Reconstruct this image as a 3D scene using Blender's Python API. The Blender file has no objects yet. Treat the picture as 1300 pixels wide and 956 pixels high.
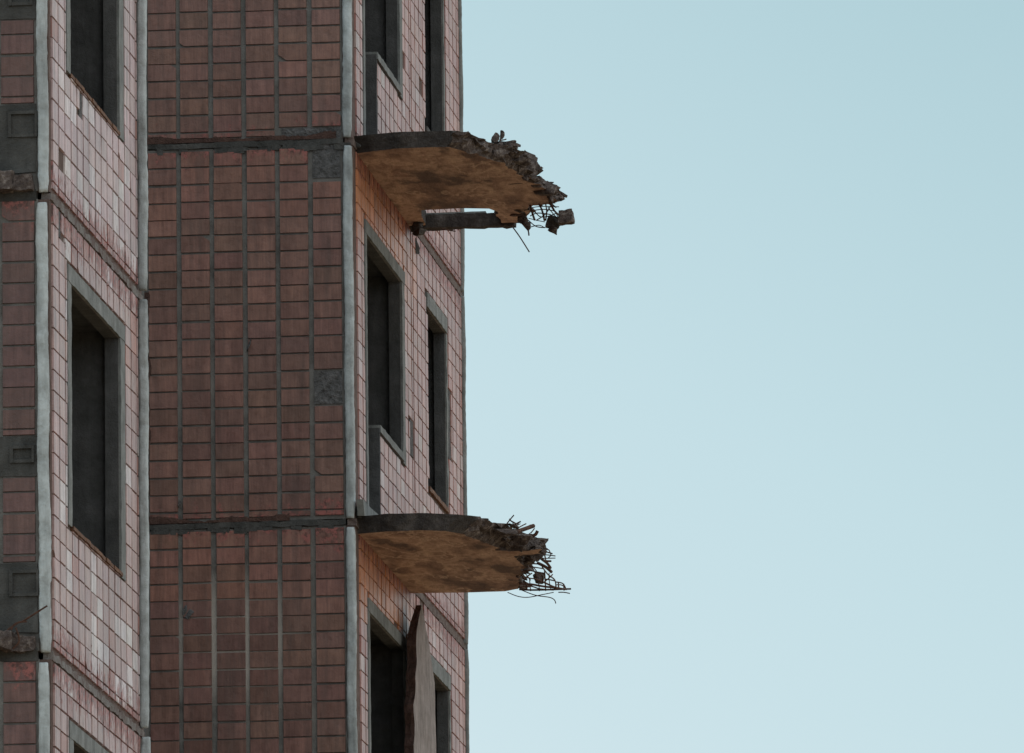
import bpy, bmesh, math, random
from mathutils import Vector, noise, Matrix
random.seed(11)
R = random.Random(5)
scn = bpy.context.scene
COL = scn.collection

# ------------------------------------------------------------------ camera
F_PX = 13810.0; PITCH = .1678; ROLL = -.0108; YAW = -.1143
CAM = Vector((10.07, -77.08, 1.6))
ZR = 11.85 + 1.6            # height of the storey joint used as level 0
H = 2.8                     # storey height
fw = Vector((math.sin(YAW)*math.cos(PITCH), math.cos(YAW)*math.cos(PITCH), math.sin(PITCH)))
r0 = Vector((math.cos(YAW), -math.sin(YAW), 0)); u0 = r0.cross(fw)
rt = math.cos(ROLL)*r0 + math.sin(ROLL)*u0
up = -math.sin(ROLL)*r0 + math.cos(ROLL)*u0
cd = bpy.data.cameras.new('camera'); cam = bpy.data.objects.new('camera', cd); COL.objects.link(cam)
cd.sensor_fit = 'HORIZONTAL'; cd.sensor_width = 36; cd.lens = F_PX/1300*36
cd.shift_y = -45/1300.0
cd.clip_start = 1; cd.clip_end = 9000
M = Matrix((rt, up, -fw)).transposed().to_4x4(); M.translation = CAM
cam.matrix_world = M
scn.camera = cam
# survey helpers: where a sight line meets a real plane of the building (levels relative to ZR)
def ray(q): return fw + rt*(q[0]-650)/F_PX - up*(q[1]-433)/F_PX
def on_y(q, y):
    d = ray(q); return CAM + d*((y-CAM.y)/d.y)
def on_z(q, z):
    d = ray(q); return CAM + d*((ZR+z-CAM.z)/d.z)
def on_x(q, x):
    d = ray(q); return CAM + d*((x-CAM.x)/d.x)

# ------------------------------------------------------------------ materials
def lk(nt, a, b): nt.links.new(a, b)
def newmat(name):
    m = bpy.data.materials.new(name); m.use_nodes = True
    nt = m.node_tree; return m, nt, nt.nodes['Principled BSDF']
def ramp(nt, fac, stops):
    r = nt.nodes.new('ShaderNodeValToRGB'); e = r.color_ramp.elements
    while len(e) < len(stops): e.new(.5)
    for el, (p, c) in zip(e, stops):
        el.position = p; el.color = (*c, 1) if len(c) == 3 else c
    lk(nt, fac, r.inputs[0]); return r.outputs[0]
def noise_n(nt, scale, detail=5, rough=.6, stretch=(1, 1, 1), w=0):
    tc = nt.nodes.new('ShaderNodeNewGeometry')
    mp = nt.nodes.new('ShaderNodeMapping'); mp.inputs['Scale'].default_value = stretch
    mp.inputs['Location'].default_value = (w, w*1.7, w*.3)
    lk(nt, tc.outputs['Position'], mp.inputs[0])
    n = nt.nodes.new('ShaderNodeTexNoise'); n.inputs['Scale'].default_value = scale
    n.inputs['Detail'].default_value = detail; n.inputs['Roughness'].default_value = rough
    lk(nt, mp.outputs[0], n.inputs['Vector']); return n.outputs['Fac']
def mix(nt, fac, a, b, mode='MIX'):
    m = nt.nodes.new('ShaderNodeMix'); m.data_type = 'RGBA'; m.blend_type = mode
    for s, v in ((m.inputs[0], fac), (m.inputs[6], a), (m.inputs[7], b)):
        if isinstance(v, (int, float)): s.default_value = v
        elif isinstance(v, tuple): s.default_value = (*v, 1)
        else: lk(nt, v, s)
    return m.outputs[2]
def mth(nt, op, a, b=0.):
    m = nt.nodes.new('ShaderNodeMath'); m.operation = op
    for s, v in ((m.inputs[0], a), (m.inputs[1], b)):
        if isinstance(v, (int, float)): s.default_value = v
        else: lk(nt, v, s)
    return m.outputs[0]
def bump(nt, bs, h, dist, strength=1.):
    b = nt.nodes.new('ShaderNodeBump'); b.inputs['Distance'].default_value = dist
    b.inputs['Strength'].default_value = strength
    lk(nt, h, b.inputs['Height']); lk(nt, b.outputs[0], bs.inputs['Normal'])

def concrete(name, c1, c2, c3, rough=.9, scale=6, bdist=.006, streak=.5, spec=.3):
    m, nt, b = newmat(name)
    n = noise_n(nt, scale, 8, .65); n2 = noise_n(nt, 60, 5, .7, w=3)
    n3 = noise_n(nt, 9, 5, .6, (1, 1, .12), w=7)
    col = ramp(nt, n, [(.3, c1), (.52, c2), (.72, c3)])
    col = mix(nt, mth(nt, 'MULTIPLY', ramp(nt, n3, [(.45, (0, 0, 0)), (.68, (1, 1, 1))]), streak), col, tuple(x*.55 for x in c1))
    col = mix(nt, ramp(nt, n2, [(.62, (0, 0, 0)), (.72, (.6, .6, .6))]), col, tuple(x*.5 for x in c1))
    lk(nt, col, b.inputs['Base Color'])
    b.inputs['Roughness'].default_value = rough; b.inputs['Specular IOR Level'].default_value = spec
    bump(nt, b, mth(nt, 'ADD', n2, mth(nt, 'MULTIPLY', n, 2.)), bdist)
    return m

def tile_mat():
    m, nt, b = newmat('glazed_tile')
    at = nt.nodes.new('ShaderNodeVertexColor'); at.layer_name = 'tint'
    n1 = noise_n(nt, 14, 6, .7); n2 = noise_n(nt, 90, 4, .7, w=2); n3 = noise_n(nt, 20, 4, .6, (1, 1, .1), w=5)
    big = noise_n(nt, 1.1, 4, .6, w=11)
    col = mix(nt, 1., at.outputs[0], ramp(nt, n1, [(.25, (.70, .66, .66)), (.5, (1, 1, 1)), (.8, (1.22, 1.2, 1.18))]), 'MULTIPLY')
    col = mix(nt, 1., col, ramp(nt, n3, [(.3, (.78, .76, .77)), (.6, (1.12, 1.12, 1.12))]), 'MULTIPLY')
    col = mix(nt, 1., col, ramp(nt, big, [(.3, (.82, .80, .82)), (.7, (1.15, 1.12, 1.10))]), 'MULTIPLY')
    n4 = noise_n(nt, 75, 3, .6, (1, 1, .06), w=8)
    col = mix(nt, 1., col, ramp(nt, n4, [(.35, (.86, .85, .85)), (.65, (1.1, 1.1, 1.1))]), 'MULTIPLY')
    col = mix(nt, ramp(nt, n2, [(.60, (0, 0, 0)), (.72, (.6, .6, .6))]), col, (.07, .045, .04))
    # (position based wear follows)
    # red mortar wash beside every storey joint
    g = nt.nodes.new('ShaderNodeNewGeometry'); sp = nt.nodes.new('ShaderNodeSeparateXYZ'); lk(nt, g.outputs['Position'], sp.inputs[0])
    fr = mth(nt, 'FRACT', mth(nt, 'DIVIDE', mth(nt, 'ADD', sp.outputs[2], -ZR + H*10.5), H))   # .5 at the joint
    dist = mth(nt, 'MULTIPLY', mth(nt, 'ABSOLUTE', mth(nt, 'SUBTRACT', fr, .5)), H)
    nn = noise_n(nt, 16, 5, .75, (1, 1, .55), w=21)
    nx = nt.nodes.new('ShaderNodeMapRange'); lk(nt, sp.outputs[0], nx.inputs[0]); nx.inputs[1].default_value = -.5; nx.inputs[2].default_value = -.04
    nx.inputs[3].default_value = .10; nx.inputs[4].default_value = 0.
    nz2 = ramp(nt, noise_n(nt, 30, 4, .7, w=31), [(.42, (0, 0, 0)), (.55, (1, 1, 1))])
    msk = ramp(nt, mth(nt, 'SUBTRACT', mth(nt, 'SUBTRACT', nn, nx.outputs[0]), mth(nt, 'MULTIPLY', dist, 1.1)), [(.30, (0, 0, 0)), (.40, (.85, .85, .85))])
    col = mix(nt, msk, col, mix(nt, nz2, (.07, .032, .028), (.30, .10, .09)))
    run = noise_n(nt, 9, 4, .65, (1, 1, .07), w=51)
    col = mix(nt, ramp(nt, mth(nt, 'ADD', run, mth(nt, 'MULTIPLY', mth(nt, 'SUBTRACT', fr, .0), .0)), [(.53, (0, 0, 0)), (.66, (.42, .42, .42))]), col, (.075, .055, .05))
    lk(nt, col, b.inputs['Base Color'])
    rr = nt.nodes.new('ShaderNodeMapRange'); rr.inputs[3].default_value = .30; rr.inputs[4].default_value = .62
    lk(nt, mth(nt, 'ADD', mth(nt, 'MULTIPLY', n1, .6), mth(nt, 'MULTIPLY', msk, .5)), rr.inputs[0]); lk(nt, rr.outputs[0], b.inputs['Roughness'])
    b.inputs['Specular IOR Level'].default_value = .42
    bump(nt, b, mth(nt, 'ADD', n2, mth(nt, 'MULTIPLY', n1, 3.)), .0016)
    return m

def mortar_mat():
    m, nt, b = newmat('mortar')
    n = noise_n(nt, 5, 7, .65); n2 = noise_n(nt, 70, 5, .7, w=3); pale = noise_n(nt, 1.6, 4, .6, (1, 1, .8), w=41)
    col = ramp(nt, n, [(.3, (.075, .073, .07)), (.5, (.14, .142, .138)), (.72, (.20, .205, .20))])
    col = mix(nt, ramp(nt, pale, [(.58, (0, 0, 0)), (.70, (.6, .6, .6))]), col, (.22, .21, .195))
    g = nt.nodes.new('ShaderNodeNewGeometry'); vd_ = nt.nodes.new('ShaderNodeVectorMath'); vd_.operation = 'DISTANCE'
    lk(nt, g.outputs['Position'], vd_.inputs[0]); vd_.inputs[1].default_value = (-.78, 0, ZR-.85)
    col = mix(nt, ramp(nt, mth(nt, 'ADD', vd_.outputs['Value'], mth(nt, 'MULTIPLY', pale, .5)), [(.55, (.8, .8, .8)), (.85, (0, 0, 0))]), col, (.42, .40, .37))
    col = mix(nt, ramp(nt, n2, [(.6, (0, 0, 0)), (.7, (.7, .7, .7))]), col, (.03, .025, .022))
    lk(nt, col, b.inputs['Base Color']); b.inputs['Roughness'].default_value = .95; b.inputs['Specular IOR Level'].default_value = .2
    bump(nt, b, mth(nt, 'ADD', n2, mth(nt, 'MULTIPLY', n, 2.)), .006)
    return m

def underside_mat():
    m, nt, b = newmat('rust_stained_soffit')
    n = noise_n(nt, 3.0, 10, .66, (1.1, .40, 1), w=1.3); n2 = noise_n(nt, 45, 6, .75, (1, .4, 1)); n3 = noise_n(nt, 2.6, 6, .55, (1, .50, 1), w=9)
    col = ramp(nt, n, [(.36, (.15, .095, .075)), (.43, (.24, .15, .115)), (.50, (.37, .24, .18)), (.56, (.52, .355, .265)), (.64, (.30, .185, .14))])
    col = mix(nt, ramp(nt, n3, [(.55, (0, 0, 0)), (.61, (.80, .80, .80))]), col, (.08, .054, .048))
    edge = mth(nt, 'ABSOLUTE', mth(nt, 'SUBTRACT', n3, .46))
    col = mix(nt, ramp(nt, edge, [(.0, (.75, .75, .75)), (.022, (0, 0, 0))]), col, (.66, .48, .36))
    col = mix(nt, ramp(nt, n2, [(.57, (0, 0, 0)), (.70, (.6, .6, .6))]), col, (.06, .04, .035))
    g = nt.nodes.new('ShaderNodeNewGeometry'); sp = nt.nodes.new('ShaderNodeSeparateXYZ'); lk(nt, g.outputs['Position'], sp.inputs[0])
    fy = mth(nt, 'FRACT', mth(nt, 'ADD', mth(nt, 'MULTIPLY', sp.outputs[1], 2.1), mth(nt, 'MULTIPLY', n3, .15)))   # board marks of the formwork
    col = mix(nt, mth(nt, 'MULTIPLY', ramp(nt, fy, [(0, (.7, .7, .7)), (.06, (0, 0, 0))]), n2), col, (.09, .06, .05))
    lk(nt, col, b.inputs['Base Color']); b.inputs['Roughness'].default_value = .9
    bump(nt, b, mth(nt, 'ADD', n2, mth(nt, 'MULTIPLY', n, 4.)), .010)
    return m

MT = tile_mat(); MM = mortar_mat()
MC = concrete('pale_rib_concrete', (.27, .30, .305), (.44, .50, .52), (.56, .63, .66), scale=9, streak=.65)
MWJ = concrete('streaked_joint_concrete', (.10, .055, .05), (.20, .19, .185), (.27, .285, .285), scale=11, streak=.3, bdist=.012)
MJB = concrete('stained_joint_concrete', (.08, .055, .05), (.15, .12, .11), (.22, .20, .19), scale=14, streak=.2, bdist=.012)
MF = concrete('frame_concrete', (.13, .145, .145), (.20, .22, .22), (.27, .29, .29), scale=7, streak=.45)
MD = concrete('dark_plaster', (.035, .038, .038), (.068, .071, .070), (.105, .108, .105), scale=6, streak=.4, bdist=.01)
MP = concrete('patch_concrete', (.05, .05, .05), (.13, .135, .14), (.2, .2, .21), scale=22, streak=.1, bdist=.02)
MI = concrete('inner_concrete', (.13, .13, .125), (.19, .19, .185), (.25, .25, .24), scale=3, streak=.6)
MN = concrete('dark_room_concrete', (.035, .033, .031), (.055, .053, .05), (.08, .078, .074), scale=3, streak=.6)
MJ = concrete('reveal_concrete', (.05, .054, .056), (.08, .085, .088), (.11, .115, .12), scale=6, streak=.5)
MB = concrete('weathered_slab_edge', (.03, .027, .027), (.065, .06, .058), (.13, .12, .115), scale=9, streak=.4, bdist=.012)
MM2 = concrete('brown_grout', (.075, .05, .043), (.125, .088, .078), (.18, .15, .14), scale=8, streak=.2)
MS = underside_mat()
MBR = concrete('broken_concrete', (.045, .036, .036), (.12, .098, .09), (.33, .295, .275), scale=22, streak=.0, bdist=.02)
MRU = concrete('rusty_steel', (.04, .02, .014), (.075, .036, .024), (.12, .058, .036), scale=30, streak=.1, rough=.75)
MSI = concrete('rusty_sill_metal', (.06, .028, .016), (.15, .068, .03), (.22, .12, .07), scale=18, streak=.5, rough=.7)
MSC = concrete('screen_concrete', (.18, .16, .15), (.28, .25, .24), (.37, .34, .325), scale=7, streak=.5)
MRS = concrete('brown_broken_face', (.045, .027, .023), (.085, .05, .042), (.13, .08, .066), scale=14, streak=.4, bdist=.015)

# ------------------------------------------------------------------ mesh helpers
class MB_:
    def __init__(s): s.v = []; s.f = []; s.m = []; s.c = []
    def face(s, pts, m=0, c=(1, 1, 1)):
        i = len(s.v); s.v += [tuple(p) for p in pts]; s.f.append(tuple(range(i, i+len(pts)))); s.m.append(m); s.c.append(c)
    def hexa(s, P, m=0, c=(1, 1, 1), skip=()):   # P: 8 points, 0-3 back, 4-7 front (same order)
        for k, q in enumerate(((3, 2, 1, 0), (4, 5, 6, 7), (0, 1, 5, 4), (1, 2, 6, 5), (2, 3, 7, 6), (3, 0, 4, 7))):
            if k not in skip: s.face([P[i] for i in q], m, c)
    def build(s, name, mats, parent, smooth=False, merge=False):
        me = bpy.data.meshes.new(name); me.from_pydata(s.v, [], s.f)
        for m in mats: me.materials.append(m)
        me.polygons.foreach_set('material_index', s.m)
        ca = me.color_attributes.new('tint', 'FLOAT_COLOR', 'CORNER')
        d = []
        for f, c in zip(s.f, s.c): d += [c[0], c[1], c[2], 1.]*len(f)
        ca.data.foreach_set('color', d)
        if merge:
            bm = bmesh.new(); bm.from_mesh(me); bmesh.ops.remove_doubles(bm, verts=bm.verts, dist=.0004)
            bmesh.ops.recalc_face_normals(bm, faces=bm.faces); bm.to_mesh(me); bm.free()
        if smooth: me.polygons.foreach_set('use_smooth', [True]*len(me.polygons))
        o = bpy.data.objects.new(name, me); COL.objects.link(o); o.parent = parent; return o
class Frame:   # facade coordinates: s along the wall, z up (relative ZR), d outward
    def __init__(f, O, U, N): f.O = Vector(O); f.U = Vector(U); f.N = Vector(N)
    def __call__(f, s, z, d): return f.O + f.U*s + f.N*d + Vector((0, 0, ZR+z))
def fbox(mb, fr, s0, s1, z0, z1, d0, d1, m=0, c=(1, 1, 1), skip=()):
    mb.hexa([fr(s0, z0, d0), fr(s1, z0, d0), fr(s1, z1, d0), fr(s0, z1, d0), fr(s0, z0, d1), fr(s1, z0, d1), fr(s1, z1, d1), fr(s0, z1, d1)], m, c, skip)
def rough_box(mb, fr, s0, s1, z0, z1, d0, d1, m=0, cell=.06, amp=.008, seed=0, c=(1, 1, 1)):
    ns = max(1, int(abs(s1-s0)/cell)); nz = max(1, int(abs(z1-z0)/cell)); nd = max(1, int(abs(d1-d0)/cell))
    def P(a, b, e):
        p = fr(s0+(s1-s0)*a, z0+(z1-z0)*b, d0+(d1-d0)*e)
        return p + noise.noise_vector(p*9+Vector((seed, seed*2, 0)))*amp + noise.noise_vector(p*31+Vector((seed, 0, 0)))*amp*.6
    for i in range(ns):
        for j in range(nz):
            for e, fl in ((1, 0), (0, 1)):
                q = [P(i/ns, j/nz, e), P((i+1)/ns, j/nz, e), P((i+1)/ns, (j+1)/nz, e), P(i/ns, (j+1)/nz, e)]
                mb.face(q[::-1] if fl else q, m, c)
    for j in range(nz):
        for k in range(nd):
            for a in (0, 1):
                mb.face([P(a, j/nz, k/nd), P(a, (j+1)/nz, k/nd), P(a, (j+1)/nz, (k+1)/nd), P(a, j/nz, (k+1)/nd)], m, c)
    for i in range(ns):
        for k in range(nd):
            for b in (0, 1):
                mb.face([P(i/ns, b, k/nd), P((i+1)/ns, b, k/nd), P((i+1)/ns, b, (k+1)/nd), P(i/ns, b, (k+1)/nd)], m, c)

PS, PR = .2417, .127        # tile pitch across and up
def clip(rc, holes):
    for h in holes:
        a, b, c, d = rc
        if a >= h[1] or b <= h[0] or c >= h[3] or d <= h[2]: continue
        opts = [(a, min(b, h[0]-.004), c, d), (max(a, h[1]+.004), b, c, d), (a, b, c, min(d, h[2]-.004)), (a, b, max(c, h[3]+.004), d)]
        opts = [o for o in opts if o[1]-o[0] > .03 and o[3]-o[2] > .018]
        if not opts: return None
        rc = max(opts, key=lambda o: (o[1]-o[0])*(o[3]-o[2]))
    return rc

def wall_panel(name, parent, fr, s0, s1, zlo, zhi, openings=(), frames=(), bare=(), tint=None, s_joint=0., joints=(), miss=.004, jw=.040, thick=.30, dzk=1., mm=None, smin=None, smax=None):
    """precast panel: mortar bed with real openings, and a tile standing proud at every grid place"""
    mb = MB_()
    def layers(ops, dA, dB, front):
        S = sorted({s0, s1, *[o[k] for o in ops for k in (0, 1)]}); Z = sorted({zlo, zhi, *[o[k] for o in ops for k in (2, 3)]})
        S = [x for x in S if s0 <= x <= s1]; Z = [x for x in Z if zlo <= x <= zhi]
        def opn(i, j):
            if not (0 <= i < len(S)-1 and 0 <= j < len(Z)-1): return None
            a, b = (S[i]+S[i+1])/2, (Z[j]+Z[j+1])/2
            return any(o[0] < a < o[1] and o[2] < b < o[3] for o in ops)
        for i in range(len(S)-1):
            for j in range(len(Z)-1):
                if opn(i, j): continue
                a, b, c, d = S[i], S[i+1], Z[j], Z[j+1]
                if front: mb.face([fr(a, c, dA), fr(b, c, dA), fr(b, d, dA), fr(a, d, dA)], 0)
                mb.face([fr(a, c, dB), fr(a, d, dB), fr(b, d, dB), fr(b, c, dB)], 2)
                for (ii, jj, q) in ((i-1, j, (a, c, a, d)), (i+1, j, (b, c, b, d)), (i, j-1, (a, c, b, c)), (i, j+1, (a, d, b, d))):
                    o = opn(ii, jj)
                    if o or o is None:
                        mb.face([fr(q[0], q[1], dA), fr(q[2], q[3], dA), fr(q[2], q[3], dB), fr(q[0], q[1], dB)], 3 if o else 0)
    layers(list(openings), 0, -.085, True)
    e = .055
    layers([(max(o[0]-e, s0+.01), min(o[1]+e, s1-.01), o[2] if o[2] > zlo+.05 else o[2], min(o[3]+e, zhi-.01)) for o in openings], -.085, -thick, False)
    holes = list(openings)+list(frames)+list(bare)
    k0 = math.floor((s0-s_joint)/PS)-1
    n = int((s1-s0)/PS)+3
    top = zhi-.012
    rows = int((top-zlo-.03)/PR)+1
    lo = s0+.012 if smin is None else smin; hi = s1-.012 if smax is None else smax
    wig = [R.uniform(-.003, .003) for _ in range(n+2)]
    for i in range(n):
        for j in range(rows):
            a = s_joint+(k0+i)*PS+jw/2+wig[i]; b = a+PS-jw
            dz = (R.uniform(-.0035, .0035) + .004*math.sin(i*1.7+j*.2))*dzk
            d_ = top-j*PR-(.003 if dzk == 1 else .0015)+dz; c_ = top-(j+1)*PR+(.006 if dzk == 1 else .004)+dz+R.uniform(-.002, .002)
            a = max(a, lo); b = min(b, hi); c_ = max(c_, zlo+.028)
            if b-a < .03 or d_-c_ < .02: continue
            rc = clip((a, b, c_, d_), holes)
            if rc is None or R.random() < miss: continue
            a, b, c_, d_ = rc
            t = tint((a+b)/2, (c_+d_)/2) if tint else (.2, .1, .09)
            D = .012+R.uniform(-.0015, .0015); q = [D+R.uniform(-.0011, .0011) for _ in range(4)]; iN = .003
            if R.random() < .055:       # chipped corner
                ch = R.uniform(.012, .06)
                pts = [(a+ch, c_), (b, c_), (b, d_), (a, d_), (a, c_+ch*.7)] if R.random() < .5 else [(a, c_), (b, c_), (b, d_-ch*.6), (b-ch, d_), (a, d_)]
                mb.face([fr(x, z, D) for x, z in pts], 1, t)
                for u in range(5):
                    x, z = pts[u]; x2, z2 = pts[(u+1) % 5]
                    mb.face([fr(x, z, -.002), fr(x2, z2, -.002), fr(x2, z2, D), fr(x, z, D)], 1, t)
                continue
            mb.hexa([fr(a, c_, -.002), fr(b, c_, -.002), fr(b, d_, -.002), fr(a, d_, -.002),
                     fr(a+iN, c_+iN, q[0]), fr(b-iN, c_+iN, q[1]), fr(b-iN, d_-iN, q[2]), fr(a+iN, d_-iN, q[3])], 1, t, (0,))
    for b in bare:      # tiles gone: rough bed of old adhesive
        if b[4:] and b[4] == 'rough':
            rough_box(mb, fr, b[0]+.012, b[1]-.012, b[2]+.006, b[3]-.006, -.01, .006, 4, .02, .005, b[0]*10)
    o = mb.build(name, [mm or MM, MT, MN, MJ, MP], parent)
    return o

def tube(mb, pts, r, m=0, n=6):
    pts = [Vector(p) for p in pts]; rings = []
    for i, p in enumerate(pts):
        t = (pts[min(i+1, len(pts)-1)]-pts[max(i-1, 0)]).normalized()
        a = t.cross(Vector((.13, .21, 1))).normalized(); b = t.cross(a)
        rings.append([p+(a*math.cos(k*2*math.pi/n)+b*math.sin(k*2*math.pi/n))*r for k in range(n)])
    for i in range(len(rings)-1):
        for k in range(n): mb.face([rings[i][k], rings[i][(k+1) % n], rings[i+1][(k+1) % n], rings[i+1][k]], m)
    mb.face(rings[0][::-1], m); mb.face(rings[-1], m)
def smoothline(P, n=5):
    P = [Vector(p) for p in P]; out = []
    if len(P) == 2: P = [P[0], (P[0]+P[1])/2+Vector((R.uniform(-.008, .008), 0, R.uniform(-.008, .008))), P[1]]
    for i in range(len(P)-1):
        p0, p1, p2, p3 = P[max(i-1, 0)], P[i], P[i+1], P[min(i+2, len(P)-1)]
        for k in range(n):
            t = k/n
            out.append(.5*((2*p1)+(p2-p0)*t+(2*p0-5*p1+4*p2-p3)*t*t+(3*p1-p0-3*p2+p3)*t**3))
    out.append(P[-1]); return out
def rock(center, size, seed, rot=0., sub=3, blocky=.55):
    """angular fragment of broken concrete: cut faces, chipped and pitted"""
    rr = random.Random(seed*7.7); bm = bmesh.new()
    for k in range(10 if sub < 2 else 16):
        v = Vector((rr.uniform(-1, 1), rr.uniform(-1, 1), rr.uniform(-1, 1)))
        v /= max(abs(v.x), abs(v.y), abs(v.z))**.8; bm.verts.new(v)
    r_ = bmesh.ops.convex_hull(bm, input=bm.verts)
    bmesh.ops.delete(bm, geom=list({g for g in r_['geom_interior']+r_['geom_unused'] if isinstance(g, bmesh.types.BMVert)}), context='VERTS')
    bmesh.ops.triangulate(bm, faces=bm.faces)
    if sub > 1:
        bmesh.ops.subdivide_edges(bm, edges=bm.edges, cuts=3, use_grid_fill=True)
        bmesh.ops.triangulate(bm, faces=bm.faces)
    mb = MB_(); rm = Matrix.Rotation(rot, 3, 'Y') @ Matrix.Rotation(seed, 3, 'Z'); pos = {}
    for v in bm.verts:
        p = v.co.copy()
        if sub > 1: p += noise.noise_vector(p*2.6+Vector((seed, 1, 2)))*.14+noise.noise_vector(p*7+Vector((seed, 1, 2)))*.05
        pos[v] = rm @ Vector((p.x*size[0], p.y*size[1], p.z*size[2])) + Vector(center)
    for f in bm.faces: mb.face([pos[v] for v in f.verts])
    bm.free(); return mb

# ------------------------------------------------------------------ the building
B = bpy.data.objects.new('apartment_building', None); COL.objects.link(B)
B['label'] = 'abandoned brick-red tiled apartment block with empty windows and two broken balconies'
B['category'] = 'building'

FS = Frame((.062, 0, 0), (0, 1, 0), (1, 0, 0))      # main block, side facade (s = y)
FF = Frame((0, 0, 0), (1, 0, 0), (0, -1, 0))        # main block, front facade (s = x)
XL = -.052; YW = -13.304; YE = -9.56
WS = Frame((XL, 0, 0), (0, 1, 0), (1, 0, 0))        # projecting wing, side facade
WF = Frame((-.118, YW, 0), (1, 0, 0), (0, -1, 0))   # projecting wing, front facade

def jit(c, a):
    k = 1+R.uniform(-a, a); return tuple(x*k*(1+R.uniform(-a*.25, a*.25)) for x in c)
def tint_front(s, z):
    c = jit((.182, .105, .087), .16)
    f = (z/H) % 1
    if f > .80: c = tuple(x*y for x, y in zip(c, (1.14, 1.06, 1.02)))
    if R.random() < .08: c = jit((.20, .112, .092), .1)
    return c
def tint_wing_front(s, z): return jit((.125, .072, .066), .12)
def tint_side(s, z):
    c = jit((.375, .228, .205), .12); x = R.random()
    if x < .06: c = jit((.44, .36, .35), .10)
    elif x < .18: c = jit((.32, .155, .13), .10)
    # warm bounce light under each balcony, painted as orange into the tile tint
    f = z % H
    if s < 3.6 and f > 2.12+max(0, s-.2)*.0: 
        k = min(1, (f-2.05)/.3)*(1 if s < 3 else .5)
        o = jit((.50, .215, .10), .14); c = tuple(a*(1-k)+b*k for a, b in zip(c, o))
    return c
def tint_wing(s, z):
    n = noise.noise(Vector((s*.8, z*.8, 4)))
    c = jit((.44, .345, .35) if 0 < z < 3 else (.385, .28, .27), .10); x = R.random()
    pale = .03 + .22*max(0, n) + (.40 if (-2.75 < z < -2.25 and s > -11.7) else 0) + (.16 if 0 < z < .95 else 0)
    if x < pale: c = jit((.54, .51, .52), .1)
    elif x > .93: c = jit((.34, .18, .155), .12)
    return c

def strip(fr, rows, name, vertical, mat=None, d=.0150):
    """thin smear of dried coating with a ragged edge, one continuous sheet"""
    mb = MB_(); P = lambda t, w, dd: fr(w, t, dd) if vertical else fr(t, w, dd)
    for (t0, a0, b0), (t1, a1, b1) in zip(rows, rows[1:]):
        mb.face([P(t0, a0, d), P(t1, a1, d), P(t1, b1, d), P(t0, b0, d)])
        mb.face([P(t0, b0, d), P(t1, b1, d), P(t1, b1, .001), P(t0, b0, .001)]); mb.face([P(t0, a0, d), P(t1, a1, d), P(t1, a1, .001), P(t0, a0, .001)])
    for t, a, b in (rows[0], rows[-1]): mb.face([P(t, a, d), P(t, b, d), P(t, b, .001), P(t, a, .001)])
    return mb.build(name, [mat or MRS], B, merge=True)

# --- main block front facade
for k in range(-2, 2):
    z0 = k*H
    bare = []
    if k == 0:
        bare = [(-.235, -.008, z0+H-.27, z0+H-.0, 'rough'), (-.235, -.008, z0+.866, z0+1.118, 'rough')]
    if k == 1: bare = [(-.46, -.0, z0, z0+.115, 'rough')]
    wall_panel('wall_panel', B, FF, -6.2, -.002, z0+.028, z0+H-.022, (), (), bare, tint_front, 0., jw=.033, thick=.3, miss=0, smax=-.008)
    mb = MB_()       # joint of smeared mortar between the storeys
    rough_box(mb, FF, -6.2, 0, z0-.018, z0+.022, -.05, .014, 0, .03, .009, k*3.)
    for i in range(26):
        s = R.uniform(-1.45, -.02); w = R.uniform(.03, .12)
        rough_box(mb, FF, s, s+w, z0-.045-R.uniform(0, .02), z0-.012, -.03, .012, 0, .02, .007, i+k)
    mb.build('storey_joint', [MD], B)
    strip(FF, [(-1.55+u*.02, z0+.024, z0+.030+max(.0, .028+.04*noise.noise(Vector((u*.06, k*5., 0)))+.016*noise.noise(Vector((u*.6, k, 0))))) for u in range(0, 58 if k == 0 else 76)], 'primer_smear', False)
strip(FF, [(.25+u*.02, -1.475, -1.445+.05*max(0, noise.noise(Vector((u*.12, 3, 1)))+.25)+.012*noise.noise(Vector((u*.9, 1, 1)))) for u in range(75)], 'tar_streak', True)

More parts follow.
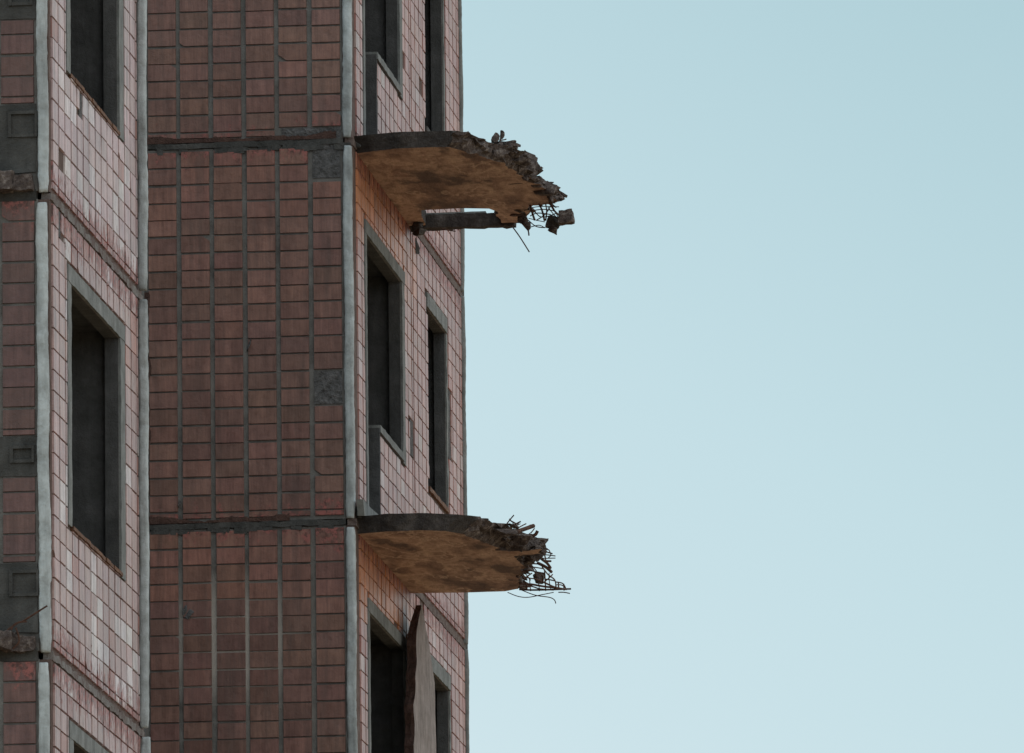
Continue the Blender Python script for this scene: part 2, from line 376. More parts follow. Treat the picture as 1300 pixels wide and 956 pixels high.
# --- main block side facade
DOOR = lambda z: (.70, 1.33, z+.10, z+2.235)
WIN = lambda z: (1.33, 2.74, z+.915, z+2.235)
W2 = lambda z: (4.36, 5.50, z+.925, z+2.31)
for k in range(-2, 2):
    z0 = k*H
    ops = [DOOR(z0), WIN(z0), W2(z0)]
    fr_ = [(.58, .70, z0, z0+2.345), (.58, 2.91, z0+2.235, z0+2.345), (2.74, 2.91, z0+.84, z0+2.345), (1.33, 2.74, z0+.86, z0+.915), (1.33, 1.37, z0, z0+.9), (4.28, 5.60, z0+2.31, z0+2.44), (5.50, 5.60, z0+.8, z0+2.44), (4.28, 5.56, z0+.88, z0+.93)]
    for nm, a, b in (('wall_panel', .004, 3.445), ('wall_panel', 3.455, 6.60)):
        oo = [o for o in ops if a < (o[0]+o[1])/2 < b]; ff = [o for o in fr_ if a < (o[0]+o[1])/2 < b]
        bare = [(.0, .20, z0, z0+H)] if a < 1 else []
        if k == 0 and a > 1: bare += [(5.62, 5.80, z0+1.35, z0+1.9, 'rough')]
        if k == 0 and a < 1: bare += [(3.2, 3.43, z0+1.0, z0+1.28, 'rough')]
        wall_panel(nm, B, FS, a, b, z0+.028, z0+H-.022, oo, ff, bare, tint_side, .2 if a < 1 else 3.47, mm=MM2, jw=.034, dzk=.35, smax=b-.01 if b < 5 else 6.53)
    mb = MB_(); rough_box(mb, FS, 0, 6.6, z0-.024, z0+.03, -.05, .010, 0, .03, .008, k*5.+1)
    mb.build('storey_joint', [MJB], B)
    # balcony door with window beside it
    mb = MB_()
    e = .018
    rough_box(mb, FS, .60, .697, z0+.10, z0+2.2375, -.02, e, 0, .05, .003, k); rough_box(mb, FS, .60, 2.90, z0+2.2385, z0+2.335, -.02, e+.003, 0, .05, .003, k)
    rough_box(mb, FS, 2.743, 2.90, z0+.86, z0+2.2375, -.02, e, 0, .05, .003, k)
    w = mb.build('balcony_window', [MF], B)
    mb = MB_(); rough_box(mb, FS, 1.325, 2.745, z0+.868, z0+.922, -.09, .028, 0, .08, .004, k)
    mb.build('sill', [MF], w)
    mb = MB_(); rough_box(mb, FS, 1.322, 1.362, z0+.10, z0+.90, -.29, .02, 0, .08, .005, k+4)
    mb.build('jamb', [MJ], w)
    mb = MB_()
    rough_box(mb, FS, 4.30, 5.58, z0+2.318, z0+2.43, -.02, .018, 0, .06, .006, k+2)
    rough_box(mb, FS, 5.510, 5.58, z0+.92, z0+2.31, -.02, .014, 0, .06, .007, k+3)
    w = mb.build('window', [MF], B)
    mb = MB_(); rough_box(mb, FS, 4.34, 5.54, z0+.895, z0+.93, -.1, .022, 0, .08, .005, k+9)
    mb.build('sill', [MJ if k == 1 else MSI], w)

def rib(fr, s0, s1, d, zlo, zhi, seed, name='corner_rib', lean=0., m=MC, rgh=1.):
    """rounded exposed edge of the side panels, worn and a little wavy"""
    mb = MB_(); n = 150; prof = []
    pr = [(0, 0), (.0, .75), (.12, .95), (.3, 1.), (.7, 1.), (.88, .95), (1., .72), (1, 0)]
    for i in range(n+1):
        z = zlo+(zhi-zlo)*i/n; row = []
        endt = min(1., .82+.18*min(i, n-i)/5)
        for (a, b) in pr:
            s = s0+(s1-s0)*(.5+(a-.5)*endt)+lean*(z-zlo); p = fr(s, z, -.02+(d+.02)*b*endt)
            p += noise.noise_vector(Vector((seed, seed, z*2.2)))*.008+noise.noise_vector(p*23)*.0042*rgh*(.4+abs(noise.noise(p*1.7))*2)+noise.noise_vector(p*70)*.0015
            row.append(p)
        prof.append(row)
    for i in range(n):
        for k in range(len(pr)-1): mb.face([prof[i][k], prof[i][k+1], prof[i+1][k+1], prof[i+1][k]])
    mb.face(prof[0]); mb.face(prof[-1][::-1])
    return mb.build(name, [m], B, smooth=True, merge=True)
RF = Frame((0, -.002, 0), (1, 0, 0), (0, -1, 0))
for k in range(-2, 2):
    rib(RF, .002, .068, .028, k*H+.03, (k+1)*H-.035, k+.3)
RE = Frame((0, 6.56, 0), (1, 0, 0), (0, -1, 0))
for k in range(-2, 2):
    rib(RE, .045, .098, .03, k*H+.02, (k+1)*H-.02, k*5.7+7.3, m=MF, rgh=.45)

# --- wing side facade
for k in range(-2, 2):
    z0 = k*H
    op = (-12.535, -10.565, z0+.895, z0+2.385)
    fr_ = [(-12.69, -12.53, z0+.895, z0+2.50), (-12.69, -10.37, z0+2.385, z0+2.50), (-10.57, -10.37, z0+.86, z0+2.50)]
    bare = [(-13.304, -13.25, z0, z0+H)]
    if k == 0: bare += [(-12.16, -12.02, .70, .86, 'rough')]
    if k == -1: bare += [(-13.0, -12.9, -.20, -.03, 'rough')]
    wall_panel('wall_panel', B, WS, YW+.012, YE, z0+.028, z0+H-.022, [op], fr_, bare, tint_wing, -13.24, mm=MM2, jw=.03, dzk=.35, smin=-13.25, smax=-9.80)
    mb = MB_(); rough_box(mb, WS, YW+.03, YE, z0-.022, z0+.024, -.05, .010, 0, .025, .010, k*7.+2)
    mb.build('storey_joint', [MWJ], B)
    mb = MB_()
    rough_box(mb, WS, -12.68, -12.538, z0+.89, z0+2.387, -.02, .016, 0, .05, .003, k); rough_box(mb, WS, -12.68, -10.38, z0+2.388, z0+2.49, -.02, .019, 0, .05, .003, k)
    rough_box(mb, WS, -10.562, -10.38, z0+.87, z0+2.387, -.02, .016, 0, .05, .003, k)
    w = mb.build('window', [MF], B)
    mb = MB_()
    n = 12
    for i in range(n):      # bent rusty sill sheet, broken off in places
        
        a = -12.54+i*1.98/n
        rough_box(mb, WS, a, a+1.98/n, z0+.874+R.uniform(-.002, .002), z0+.897, -.10, .022+R.uniform(-.004, .004), 0, .08, .003, i+k)
    mb.build('sill', [MSI], w)
RW = Frame((0, YW, 0), (1, 0, 0), (0, -1, 0))
for k in range(-2, 2):
    rib(RW, -.117, -.054+.004*(k % 2), .03, k*H+.02, (k+1)*H-.04, k+3.3, lean=-.004)
RW2 = Frame((0, -9.74, 0), (1, 0, 0), (0, -1, 0))
for k in range(-2, 2):
    rib(RW2, XL+.004, XL+.063, .028, k*H+.03, (k+1)*H-.03, k+5.3, lean=.002)

# --- wing front facade: tile bands and bare plaster with notches
for k in range(-2, 2):
    z0 = (k+1)*H
    b1 = (-6.2, 0, z0-1.714, z0-1.465); b2 = (-6.2, 0, z0-2.76, z0-2.235)
    wall_panel('wall_panel', B, WF, -6.2, -.002, z0-H+.03, z0-.02, (), (), [b1, b2], tint_wing_front, -.238, jw=.030, miss=0, smax=-.022)
    mb = MB_()
    rough_box(mb, WF, -6.2, -.01, b1[2]+.004, b1[3]-.004, -.02, .010, 0, .05, .005, k)
    rough_box(mb, WF, -6.2, -.01, z0-2.66, b2[3]-.004, -.02, .012, 0, .05, .006, k+2)
    mb.build('plaster_band', [MD], B)
    for (a, b, c, d) in ((-.155, -.042, z0-1.61, z0-1.545), (-.16, -.016, z0-2.42, z0-2.30)):
        mb = MB_()   # raised rim of a notch around a dark pocket
        fbox(mb, WF, a-.02, a, c-.02, d+.02, 0, .026); fbox(mb, WF, b, b+.014, c-.02, d+.02, 0, .026)
        fbox(mb, WF, a, b, d, d+.02, 0, .028); fbox(mb, WF, a, b, c-.02, c, 0, .022)
        nb = mb.build('lifting_notch', [MD], B)
    mb = MB_(); rough_box(mb, WF, -6.2, -.01, z0-H-.03, z0-H+.04, -.05, .008, 0, .04, .006, k); mb.build('storey_joint', [MD], B)
    mb = MB_()       # crumbled ledge at the storey joint
    rough_box(mb, WF, -1.6, -.15, z0-2.78, z0-2.66, -.02, .15, 0, .03, .030, k+5)
    rough_box(mb, WF, -.26, -.03, z0-2.77, z0-2.68, -.02, .06, 0, .02, .018, k+8)
    led = mb.build('broken_ledge', [MBR], B)
    if k == -1:
        z = lambda q: on_y(q, YW-.12)
        for pl in (((4, 806), (12, 798), (24, 790), (30, 788), (60, 769)), ((14, 800), (18, 793), (25, 790), (34, 789)), ((20, 797), (23, 805), (24, 815), (16, 824))):
            mb = MB_(); tube(mb, smoothline([z(q) for q in pl]), .0055); mb.build('rebar', [MRU], led)

# --- solid carcass: floors, partitions, far walls, roof, lower storeys
def wbox(mb, x0, x1, y0, y1, z0, z1):
    mb.hexa([(x0, y0, z0), (x1, y0, z0), (x1, y1, z0), (x0, y1, z0), (x0, y0, z1), (x1, y0, z1), (x1, y1, z1), (x0, y1, z1)])
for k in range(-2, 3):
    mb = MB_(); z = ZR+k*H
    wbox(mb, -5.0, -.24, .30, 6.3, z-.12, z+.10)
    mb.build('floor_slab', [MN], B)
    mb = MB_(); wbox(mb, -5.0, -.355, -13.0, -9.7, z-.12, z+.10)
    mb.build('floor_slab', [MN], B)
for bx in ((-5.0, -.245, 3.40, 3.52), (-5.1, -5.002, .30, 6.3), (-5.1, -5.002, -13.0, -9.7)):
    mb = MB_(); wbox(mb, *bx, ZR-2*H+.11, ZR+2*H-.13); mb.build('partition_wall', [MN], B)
mb = MB_(); wbox(mb, -14, .06, 6.62, 6.85, ZR-2*H, ZR+2*H); mb.build('end_wall', [MD], B)
mb = MB_(); wbox(mb, -14, XL-.02, YE+.002, YE+.25, ZR-2*H, ZR+2*H); mb.build('end_wall', [MD], B)
mb = MB_(); wbox(mb, -14, -6.2, YW, 6.6, ZR-2*H, ZR+2*H); mb.build('inner_block', [MD], B)
mb = MB_(); wbox(mb, -14.2, .25, -.25, 7.0, ZR+2*H+.02, ZR+2*H+.35); wbox(mb, -14.2, .12, -13.5, -9.3, ZR+2*H+.022, ZR+2*H+.35); wbox(mb, -14.2, -6.0, -9.29, -.26, ZR+2*H+.02, ZR+2*H+.34)
mb.build('roof', [MD], B)
mb = MB_(); wbox(mb, -14, .06, 0.0, 6.8, -.2, ZR-2*H-.03); wbox(mb, -14, XL-.01, YW, YE+.2, -.2, ZR-2*H-.032)
wbox(mb, -14, -6.3, YE+.21, -.002, -.2, ZR-2*H-.03)
mb.build('lower_wall', [MM], B)

# ------------------------------------------------------------------ broken balconies
def zpx(q, sc, o): return (o[0]+q[0]/sc, o[1]+q[1]/sc)
def slab(name, pairs, sc, o, zb, zt, ragged_from, ragged_to, seed):
    bot = []; top = []
    for (b, t) in pairs:
        pb = on_z(zpx(b, sc, o), zb); pt = on_z(zpx(t, sc, o), zt) if t else pb+Vector((0, 0, zt-zb))
        bot.append(pb); top.append(Vector((pt.x, pt.y, ZR+zt)))
    # anchor both ends inside the wall
    def fix(P):
        a, b = P[0].copy(), P[-1].copy(); a.x = -.10; b.x = -.10
        P.insert(0, a); P.append(b)
    fix(bot); fix(top); n = len(bot)
    NB = []; NT = []; RG = []
    for i in range(n):
        j = (i+1) % n; L = max((bot[j]-bot[i]).length, .01); m = max(1, int(L/.028)) if i != n-1 else 1
        for k in range(m):
            t = k/m; rg = 1. if ragged_from <= i-1 < ragged_to else .12
            if i in (0, n-1): rg = 0
            NB.append(bot[i].lerp(bot[j], t)); NT.append(top[i].lerp(top[j], t)); RG.append(rg)
    lev = [0, .12, .3, .5, .7, .88, 1.]; loops = []
    for l in lev:
        loop = []
        for q, (a, b, rg) in enumerate(zip(NB, NT, RG)):
            p = a.lerp(b, l)
            sc_ = rg*(.045 if 0 < l < 1 else .022)
            w = noise.noise_vector(Vector((p.x*11+seed, p.y*11, p.z*16)))*sc_*.7
            cv = noise.cell_vector(Vector((p.x*16+seed+l*1.3, p.y*9, p.z*30)))-Vector((.5, .5, .5)); w += Vector((cv.x*1.3, cv.y*1.2, cv.z*.35))*sc_
            if l == 0: w.z = abs(w.z)*.2
            loop.append(p+w)
        loops.append(loop)
    mb = MB_(); N = len(NB)
    for li in range(len(lev)-1):
        for q in range(N):
            q2 = (q+1) % N
            mb.face([loops[li][q], loops[li][q2], loops[li+1][q2], loops[li+1][q]], 2 if RG[q] == 1 else 1)
    mb.face(loops[0][::-1], 0); mb.face(loops[-1], 1)
    ob = mb.build(name, [MS, MB, MBR], B, merge=True)
    return ob, loops

o1 = (430, 150); s1_ = 4.194
P1 = [((78, 190), (75, 97)), ((300, 162), (300, 74)), ((520, 154), (520, 69)), ((600, 154), (640, 66)), ((660, 172), (700, 78)),
      ((730, 190), (762, 108)), ((800, 218), (815, 134)), ((870, 238), (900, 150)), ((935, 282), (962, 165)), ((985, 312), (1000, 205)),
      ((1032, 318), (1045, 265)), ((1000, 332), (1035, 306)), ((1055, 350), (1068, 318)), ((1110, 378), (1112, 335)), ((1145, 410), (1140, 372)),
      ((1165, 446), (1160, 425)), ((1120, 458), None), ((1015, 470), None), ((1012, 510), None), ((985, 548), None), ((925, 566), None), ((865, 560), None), ((838, 496), None), ((800, 482), None), ((650, 480), None), ((440, 490), None), ((440, 520), None), ((465, 575), None), ((400, 592), None)]
slab1, lp1 = slab('balcony_slab', P1, s1_, o1, H-.045, H+.068, 3, 22, 3.3)
slab1['label'] = 'upper balcony slab broken along its outer edge'
o2 = (430, 630); s2_ = 3.984
P2 = [((100, 190), (98, 103)), ((250, 178), (250, 88)), ((420, 172), (450, 85)), ((540, 176), (600, 92)), ((620, 190), (700, 101)),
      ((680, 212), (735, 114)), ((740, 240), (780, 134)), ((800, 262), (845, 147)), ((870, 280), (905, 176)), ((950, 276), (960, 196)),
      ((1010, 268), (1018, 215)), ((1022, 288), (1026, 250)), ((960, 296), (965, 282)), ((885, 302), None), ((905, 335), None), ((935, 352), None),
      ((920, 400), None), ((912, 440), None), ((910, 470), None), ((840, 481), None), ((650, 487), None), ((400, 490), None)]
slab2, lp2 = slab('balcony_slab', P2, s2_, o2, -.062, .058, 4, 19, 8.1)
slab2['label'] = 'lower balcony slab with a torn fringe of reinforcing rods'

def rubble(loops, parent, i0, i1, seed, n, mat=MBR, zoff=0):
    """crushed aggregate clinging to the torn edge: one mesh"""
    mb = MB_(); rr = random.Random(seed); N = len(loops[0])
    for k in range(n):
        q = int(N*rr.uniform(i0, i1)) % N; l = rr.choice((1, 2, 3, 4, 5, 6)); p = loops[l][q]
        s = rr.uniform(.012, .042)
        r_ = rock(p+Vector((rr.uniform(-.04, .015), rr.uniform(-.02, .03), rr.uniform(-.01, .012))), (s*rr.uniform(.9, 2.2), s*rr.uniform(.7, 1.6), s*rr.uniform(.25, .65)), rr.uniform(0, 30), rr.uniform(-.2, .7), 1, .8)
        for f in r_.f: mb.face([r_.v[i] for i in f])
    return mb.build('broken_edge', [mat], parent)
rubble(lp1, slab1, .26, .60, 4, 110)
rubble(lp2, slab2, .33, .80, 6, 140)

def lump(parent, q, y, sx, sz, seed, rot=0, mat=MBR):
    c = on_y(q, y); o = rock(c, (sx, (sx+sz)/2, sz), seed, rot, 3, .6).build('concrete_lump', [mat], parent, smooth=False); return o
# outer beam of the upper balcony
mb = MB_(); fb = Frame((0, 3.32, 0), (1, 0, 0), (0, -1, 0))
zt = on_y((560, 271.5), 3.26).z-ZR; zb = on_y((560, 288.5), 3.26).z-ZR; x0 = on_y((533, 280), 3.26).x; x1 = on_y((653, 277), 3.26).x
rough_box(mb, fb, x0-.1, x1, zb, zt, -.08, .06, 0, .035, .012, 3)
beam = mb.build('edge_beam', [MB], B)
rough_ = [((562, 287), 3.2, .04, .03)]
mb = MB_(); rough_box(mb, fb, x0+.03, x0+.50, zt-.002, zt+.012, -.07, .05, 0, .05, .004, 6); mb.build('beam_capping', [MF], beam)
lump(beam, (535, 296), 3.12, .075, .030, 5.1, .1, MB); lump(beam, (529, 288), 3.12, .04, .05, 1.1, 0, MB); lump(slab1, (658, 270), 2.95, .09, .03, 3.7, -.1, MRS)
lump(slab1, (668, 287), 2.8, .033, .034, 9.2); lump(slab1, (664, 279), 2.8, .04, .03, 6.2)
lump(slab1, (701, 283), 2.6, .048, .055, 4.4, .3, MB); lump(slab1, (705, 291), 2.6, .04, .034, 8.8, .5); 
mb = MB_(); c_ = on_y((718, 275), 2.5); fb2 = Frame((c_.x, 2.5, 0), (1, -.12, .06), (0, -1, 0))
rough_box(mb, fb2, -.052, .055, c_.z-ZR-.052, c_.z-ZR+.048, -.06, .05, 0, .018, .011, 9); mb.build('concrete_lump', [MBR], slab1, merge=True)

lump(slab1, (694, 239), 2.0, .095, .060, 12.3); lump(slab1, (678, 232), 1.8, .09, .035, 14.3, .2); lump(slab1, (655, 233), 1.7, .10, .02, 15.3)
lump(slab1, (669, 206), 1.4, .080, .080, 16.1, .6); lump(slab1, (660, 200), 1.2, .07, .05, 17.7); lump(slab1, (630, 191), .75, .02, .075, 18.9, .65)
lump(slab1, (700, 250), 2.2, .03, .04, 31.3, -.4); lump(slab1, (680, 212), 1.6, .02, .05, 33.3, -.5)
lump(slab2, (684, 734), 2.6, .05, .045, 21.); lump(slab2, (677, 705), 1.6, .075, .045, 22., .3); lump(slab2, (681, 692), 1.4, .06, .05, 23., .2)
lump(slab2, (672, 711), 1.8, .05, .03, 24.); lump(slab2, (664, 685), 1., .07, .04, 25.); lump(slab1, (634, 184), .8, .05, .03, 41., .3, MB); lump(slab1, (648, 186), .95, .05, .03, 42., .2)
lump(slab2, (580, 669), .35, .035, .035, 28.); lump(slab2, (640, 676), .7, .09, .03, 29.)
lump(slab2, (610, 662), .8, .09, .02, 30., .05)

def rebars(parent, lines, sc, o, r=.0048):
    for (y0, y1, pl, *rr) in lines:
        n = len(pl); P = [on_y(zpx(q, sc, o), y0+(y1-y0)*i/(n-1)) for i, q in enumerate(pl)]
        mb = MB_(); tube(mb, smoothline(P), (rr[0] if rr else r)*R.uniform(.75, 1.15)); mb.build('rebar', [MRU], parent)
# upper balcony: coordinates in the 180 px survey crop at (560,150), 5.31 px per px
o3 = (560, 150); s3 = 5.311
rebars(slab1, [
 (2.5, 2.7, [(600, 590), (615, 640), (630, 685)], .008), (2.5, 2.7, [(655, 570), (680, 620), (697, 690)], .008), (2.4, 2.6, [(730, 570), (760, 620), (790, 650)], .008),
 (2.4, 2.6, [(740, 575), (775, 640), (800, 700)]), (2.5, 2.6, [(705, 580), (712, 630), (705, 690)]),
 (2.5, 2.5, [(600, 605), (680, 595), (795, 598)], .004), (2.5, 2.5, [(605, 625), (690, 615), (760, 625)], .004), (2.6, 2.6, [(600, 660), (650, 640), (740, 650)], .004),
 (2.6, 2.6, [(590, 675), (650, 690), (700, 700)], .004), (2.7, 2.6, [(590, 690), (640, 730), (700, 738)], .004), (2.7, 2.6, [(600, 735), (660, 722), (700, 740)], .004),
 (2.6, 2.6, [(640, 640), (670, 665), (720, 662), (780, 640)], .004), (2.6, 2.6, [(720, 600), (760, 650), (800, 690)], .005), (2.6, 2.6, [(640, 690), (700, 650), (740, 590)], .004),
 (2.9, 3.0, [(473, 722), (530, 800), (595, 903)], .0055), (2.8, 2.8, [(583, 745), (590, 770), (592, 792)], .005),
 (3.1, 3.1, [(0, 745), (50, 755), (98, 763)], .005), (.9, .9, [(385, 190), (395, 165), (400, 140), (410, 110)], .005), (.9, .9, [(400, 150), (430, 145), (440, 140)], .004)], s3, o3)
# lower balcony: survey crop at (580,640), 6.831 px per px
o4 = (580, 640); s4 = 6.831
NET = [
 (.9, .9, [(430, 175), (465, 130), (495, 95)]), (.9, .9, [(455, 128), (475, 150), (505, 165), (520, 190)]), (.9, 1., [(485, 150), (490, 190), (500, 235)]),
 (1., 1., [(450, 180), (500, 175), (555, 150)]), (1., 1.1, [(520, 215), (560, 190), (600, 170)]), (1., 1.2, [(515, 240), (590, 215), (665, 188)], .014),
 (1.1, 1.2, [(505, 250), (570, 225), (640, 185)], .008), (1.2, 1.3, [(640, 250), (655, 235), (672, 212)]), (1.3, 1.3, [(640, 280), (680, 265), (700, 232)], .012),
 (1.2, 1.3, [(560, 265), (600, 270), (650, 262)]), (1.5, 1.5, [(720, 400), (750, 385), (800, 398)]), (1.6, 1.6, [(690, 420), (750, 410), (830, 430)]),
 (1.6, 1.6, [(700, 450), (770, 440), (855, 450)]), (1.7, 1.7, [(700, 465), (760, 470), (855, 468)]), (1.6, 1.7, [(740, 400), (760, 440), (770, 480)]), (1.6, 1.7, [(800, 400), (815, 440), (790, 470)]),
 (1.8, 1.9, [(700, 455), (760, 490), (815, 495)], .008), (1.8, 2., [(740, 480), (780, 510), (812, 552)], .012), (1.9, 2., [(700, 510), (770, 545), (822, 590)], .010),
 (2., 2., [(560, 505), (640, 515), (740, 520)]), (2., 2.1, [(560, 545), (650, 545), (750, 560)]), (1.9, 2.1, [(590, 480), (640, 520), (690, 580)]), (2.2, 2.2, [(560, 585), (620, 575), (700, 590), (760, 600)]),
 (2.2, 2.3, [(570, 560), (600, 610), (640, 660)]), (2.1, 2.4, [(640, 520), (670, 580), (700, 640)]), (2.3, 2.5, [(560, 620), (620, 640), (690, 650)]), (2.4, 2.5, [(580, 650), (620, 620), (650, 600)]),
 (2., 2.6, [(740, 545), (790, 610), (850, 660), (860, 740)]), (2.1, 2.6, [(760, 570), (765, 640), (770, 750)]), (2.2, 2.6, [(800, 600), (800, 660), (815, 740)]),
 (2.5, 2.9, [(690, 650), (780, 690), (850, 720), (950, 740)], .006), (2.8, 2.9, [(540, 690), (640, 695), (760, 715), (860, 725)], .007), (2.9, 2.9, [(540, 740), (650, 745), (800, 742), (990, 735)], .007),
 (2.8, 2.9, [(550, 720), (640, 712), (720, 735), (840, 745)]), (2.9, 2.9, [(860, 675), (920, 690), (950, 745)]), (2.9, 2.9, [(880, 680), (885, 740)]), (2.9, 2.9, [(925, 690), (930, 750)]),
 (2.9, 2.9, [(840, 720), (900, 735), (985, 735)]), (2.9, 2.9, [(880, 765), (930, 765), (980, 775)]), (2.9, 2.9, [(630, 650), (635, 700), (640, 755)]), (2.9, 2.9, [(700, 660), (712, 700), (715, 755)]),
 (2.9, 2.9, [(440, 765), (530, 800), (620, 808), (740, 785), (840, 765)], .004), (2.9, 2.9, [(560, 745), (680, 790), (800, 808), (845, 830), (858, 862)], .004),
 (2.5, 2.5, [(760, 650), (800, 655), (850, 665)]), (2.6, 2.7, [(740, 690), (800, 640), (830, 610)]), (2.6, 2.7, [(860, 700), (900, 700), (930, 712)]),
 (2.2, 2.2, [(480, 440), (540, 470), (600, 470)]), (2., 2.1, [(500, 470), (560, 480), (640, 490)]), (2.3, 2.4, [(700, 590), (740, 620), (745, 680)]), (2.5, 2.6, [(570, 630), (600, 700), (610, 745)]),
 (.85, .9, [(470, 190), (520, 185), (550, 170)], .004), (.9, .9, [(500, 210), (540, 160), (548, 150)], .004)]
rebars(slab2, NET, s4, o4)
# heavy silhouette stub rods above the upper slab
# leaning remnant of the balcony side screen under the lower slab
mb = MB_(); n = 26
LN = [on_x(q, .20) for q in ((534, 768), (531, 790), (529, 820), (528, 850), (527, 868), (526, 905), (525, 960), (524, 1060), (524, 1110))]
RN = [on_x(q, .20) for q in ((536, 770), (540, 790), (545, 820), (549.5, 850), (552, 868), (553, 905), (554, 960), (556, 1060), (556, 1150))]
rows = []
for i in range(len(LN)-1):
    for t in (0, .25, .5, .75):
        rows.append((LN[i].lerp(LN[i+1], t), RN[i].lerp(RN[i+1], t)))
T = Vector((-.07, 0, 0)); G = []
for i, (a, b) in enumerate(rows):
    a = a+Vector((0, noise.noise(a*6)*.10, 0)); row = []
    for t in (0, .05, .3, .6, .95, 1): 
        p = a.lerp(b, t); p += Vector((noise.noise(p*7)*.006, 0, 0)); row.append(p)
    G.append((row, [p+T*(.6+.4*min(1, i/7)) for p in row]))
for i in range(len(G)-1):
    f0, b0 = G[i]; f1, b1 = G[i+1]
    for k in range(5):
        mb.face([f0[k], f0[k+1], f1[k+1], f1[k]], 0); mb.face([b0[k], b0[k+1], b1[k+1], b1[k]], 0)
    for a, b, a2, b2 in ((f0, b0, f1, b1),):
        for e_ in (0, 5):
            N_ = 3
            for j in range(N_):
                def W(u, v, t):
                    p = u[e_].lerp(v[e_], t)
                    return p + (noise.noise_vector(p*22)*.012 if 0 < t < 1 else Vector((0, 0, 0)))
                mb.face([W(a, b, j/N_), W(a, b, (j+1)/N_), W(a2, b2, (j+1)/N_), W(a2, b2, j/N_)], 1)
mb.face([*G[0][0], *G[0][1][::-1]], 1)
scr = mb.build('side_screen_panel', [MSC, MRS], B, merge=True)
scr['label'] = 'leaning wedge of grey concrete with a brown broken edge'
mb = MB_(); w_ = [on_x(q, .085) for q in ((452.5, 634), (462, 645), (473, 654.5), (454, 655))]; T2 = Vector((.05, 0, 0))
mb.face(w_); mb.face([p+T2 for p in w_][::-1])
for i in range(4): mb.face([w_[i], w_[(i+1) % 4], w_[(i+1) % 4]+T2, w_[i]+T2])
mb.build('mortar_fillet', [MF], B, merge=True)
for q, sx, sz, sd in (((316, 437), .035, .06, 71), ((240, 780), .045, .05, 72), ((236, 775), .03, .05, 73), ((228, 640), .04, .03, 74)):
    c = on_y(q, -.010); rock(c, (sx*.8, .008, sz*.8), sd, .4, 2).build('mortar_blob', [MP], B)
# patch of torn render at the root of the lower slab
for q, y, a, b, sd in (((453, 650), .06, .03, .05, 51), ((452, 184), .05, .02, .03, 52), ((527, 312), 3.3, .02, .06, 53)):
    rock(on_x(q, .07), (.02, a*2, b), sd, 0, 2, .3).build('mortar_blob', [MD], B)

# ------------------------------------------------------------------ loose stones lying on the balconies
def stone(q, y, size, seed, label, rot=0., grp=None, base=None):
    c = on_y(q, y); o = rock((0, 0, 0), size, seed, rot, 3, .4).build('rubble_stone', [MBR], None)
    o.location = c if base is None else Vector((c.x, c.y, ZR+base+size[2]*.75))
    o['label'] = label; o['category'] = 'stone'; o['group'] = 'loose stones on the upper balcony'
stone((629, 175), .75, (.030, .03, .045), 61, 'pale rounded stone on the broken upper balcony edge below the small upright dark stone', .3)
stone((637.5, 171), .75, (.017, .016, .034), 62, 'small dark oval stone standing upright, topmost point of the upper balcony rubble', .15)
stone((648, 181), .95, (.045, .03, .016), 63, 'flat jagged stone on the upper balcony just right of the upright dark stone', -.2)
stone((543, 164), 2.9, (.04, .04, .03), 64, 'small grey stone on the upper balcony in front of the narrow window', .2, base=H+.068)
stone((526, 164), 2.6, (.022, .03, .02), 65, 'tiny pebble on the upper balcony beside the wall, left of the grey stone', .2, base=H+.068)

# ------------------------------------------------------------------ ground
me = bpy.data.meshes.new('ground'); 
bm = bmesh.new(); bmesh.ops.create_circle(bm, cap_ends=True, segments=96, radius=4000); bm.to_mesh(me); bm.free()
g = bpy.data.objects.new('ground', me); COL.objects.link(g); g['kind'] = 'structure'
m, nt, b = newmat('dry_ground')
n = noise_n(nt, .12, 8, .65); col = ramp(nt, n, [(.3, (.22, .15, .09)), (.55, (.32, .23, .14)), (.75, (.16, .15, .07))])
lk(nt, col, b.inputs['Base Color']); b.inputs['Roughness'].default_value = .95; me.materials.append(m)

# ------------------------------------------------------------------ sky and sun
SUN_EL = math.radians(38); SUN_AZ = math.radians(-62)       # azimuth from +Y towards +X: behind and left of the block
w = bpy.data.worlds.new('World'); scn.world = w; w.use_nodes = True; nt = w.node_tree
bg = nt.nodes['Background']
sky = nt.nodes.new('ShaderNodeTexSky'); sky.sky_type = 'NISHITA'; sky.sun_disc = False
sky.sun_elevation = SUN_EL; sky.sun_rotation = SUN_AZ; sky.altitude = 100; sky.air_density = 1.; sky.dust_density = 2.; sky.ozone_density = 1.
tc = nt.nodes.new('ShaderNodeTexCoord')
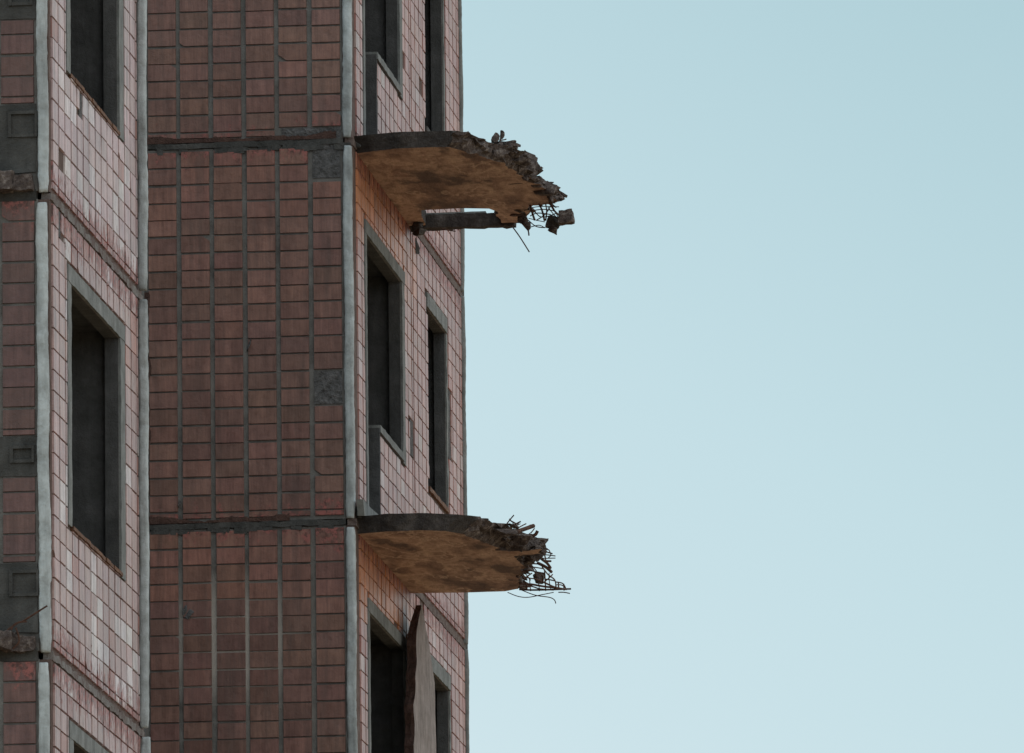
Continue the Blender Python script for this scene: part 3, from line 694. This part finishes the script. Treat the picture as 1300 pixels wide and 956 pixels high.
# thin bright veil of high cloud: paler towards the horizon and towards the side of the block
vd = nt.nodes.new('ShaderNodeVectorMath'); vd.operation = 'DOT_PRODUCT'
gdir = (up*1.0 + rt*.55).normalized()
vd.inputs[1].default_value = tuple(gdir); lk(nt, tc.outputs['Generated'], vd.inputs[0])
c0 = fw.dot(gdir)
mr = nt.nodes.new('ShaderNodeMapRange'); mr.inputs[1].default_value = c0-.045; mr.inputs[2].default_value = c0+.605
lk(nt, vd.outputs['Value'], mr.inputs[0])
veil = ramp(nt, mr.outputs[0], [(0, (.66, .82, .87)), (.075, (.57, .76, .81)), (.15, (.44, .645, .695)), (.24, (.62, .74, .77)), (.5, (1.02, 1.08, 1.10)), (1., (1.08, 1.12, 1.12))])
vn = nt.nodes.new('ShaderNodeTexNoise'); vn.inputs['Scale'].default_value = 14; vn.inputs['Detail'].default_value = 4
lk(nt, tc.outputs['Generated'], vn.inputs['Vector'])
veil = mix(nt, ramp(nt, vn.outputs['Fac'], [(.45, (0, 0, 0)), (.75, (.22, .22, .22))]), veil, (.66, .76, .80))
veil10 = nt.nodes.new('ShaderNodeVectorMath'); veil10.operation = 'SCALE'; veil10.inputs['Scale'].default_value = 10
lk(nt, veil, veil10.inputs[0])
fin = mix(nt, .88, sky.outputs[0], veil10.outputs[0])
lk(nt, fin, bg.inputs['Color']); bg.inputs['Strength'].default_value = .1
sd = bpy.data.lights.new('sun', 'SUN'); sd.energy = 2.0; sd.angle = math.radians(3); sd.color = (1, .93, .84)
so = bpy.data.objects.new('sun', sd); COL.objects.link(so)
sv = Vector((math.sin(SUN_AZ)*math.cos(SUN_EL), math.cos(SUN_AZ)*math.cos(SUN_EL), math.sin(SUN_EL)))
so.rotation_euler = sv.to_track_quat('Z', 'Y').to_euler(); so.location = (0, 0, 60)

scn.view_settings.view_transform = 'Standard'; scn.view_settings.look = 'None'
scn.view_settings.exposure = 0; scn.view_settings.gamma = 1; scn.view_settings.use_curve_mapping = False
scn.render.engine = 'CYCLES'
scn.cycles.max_bounces = 8; scn.cycles.diffuse_bounces = 5
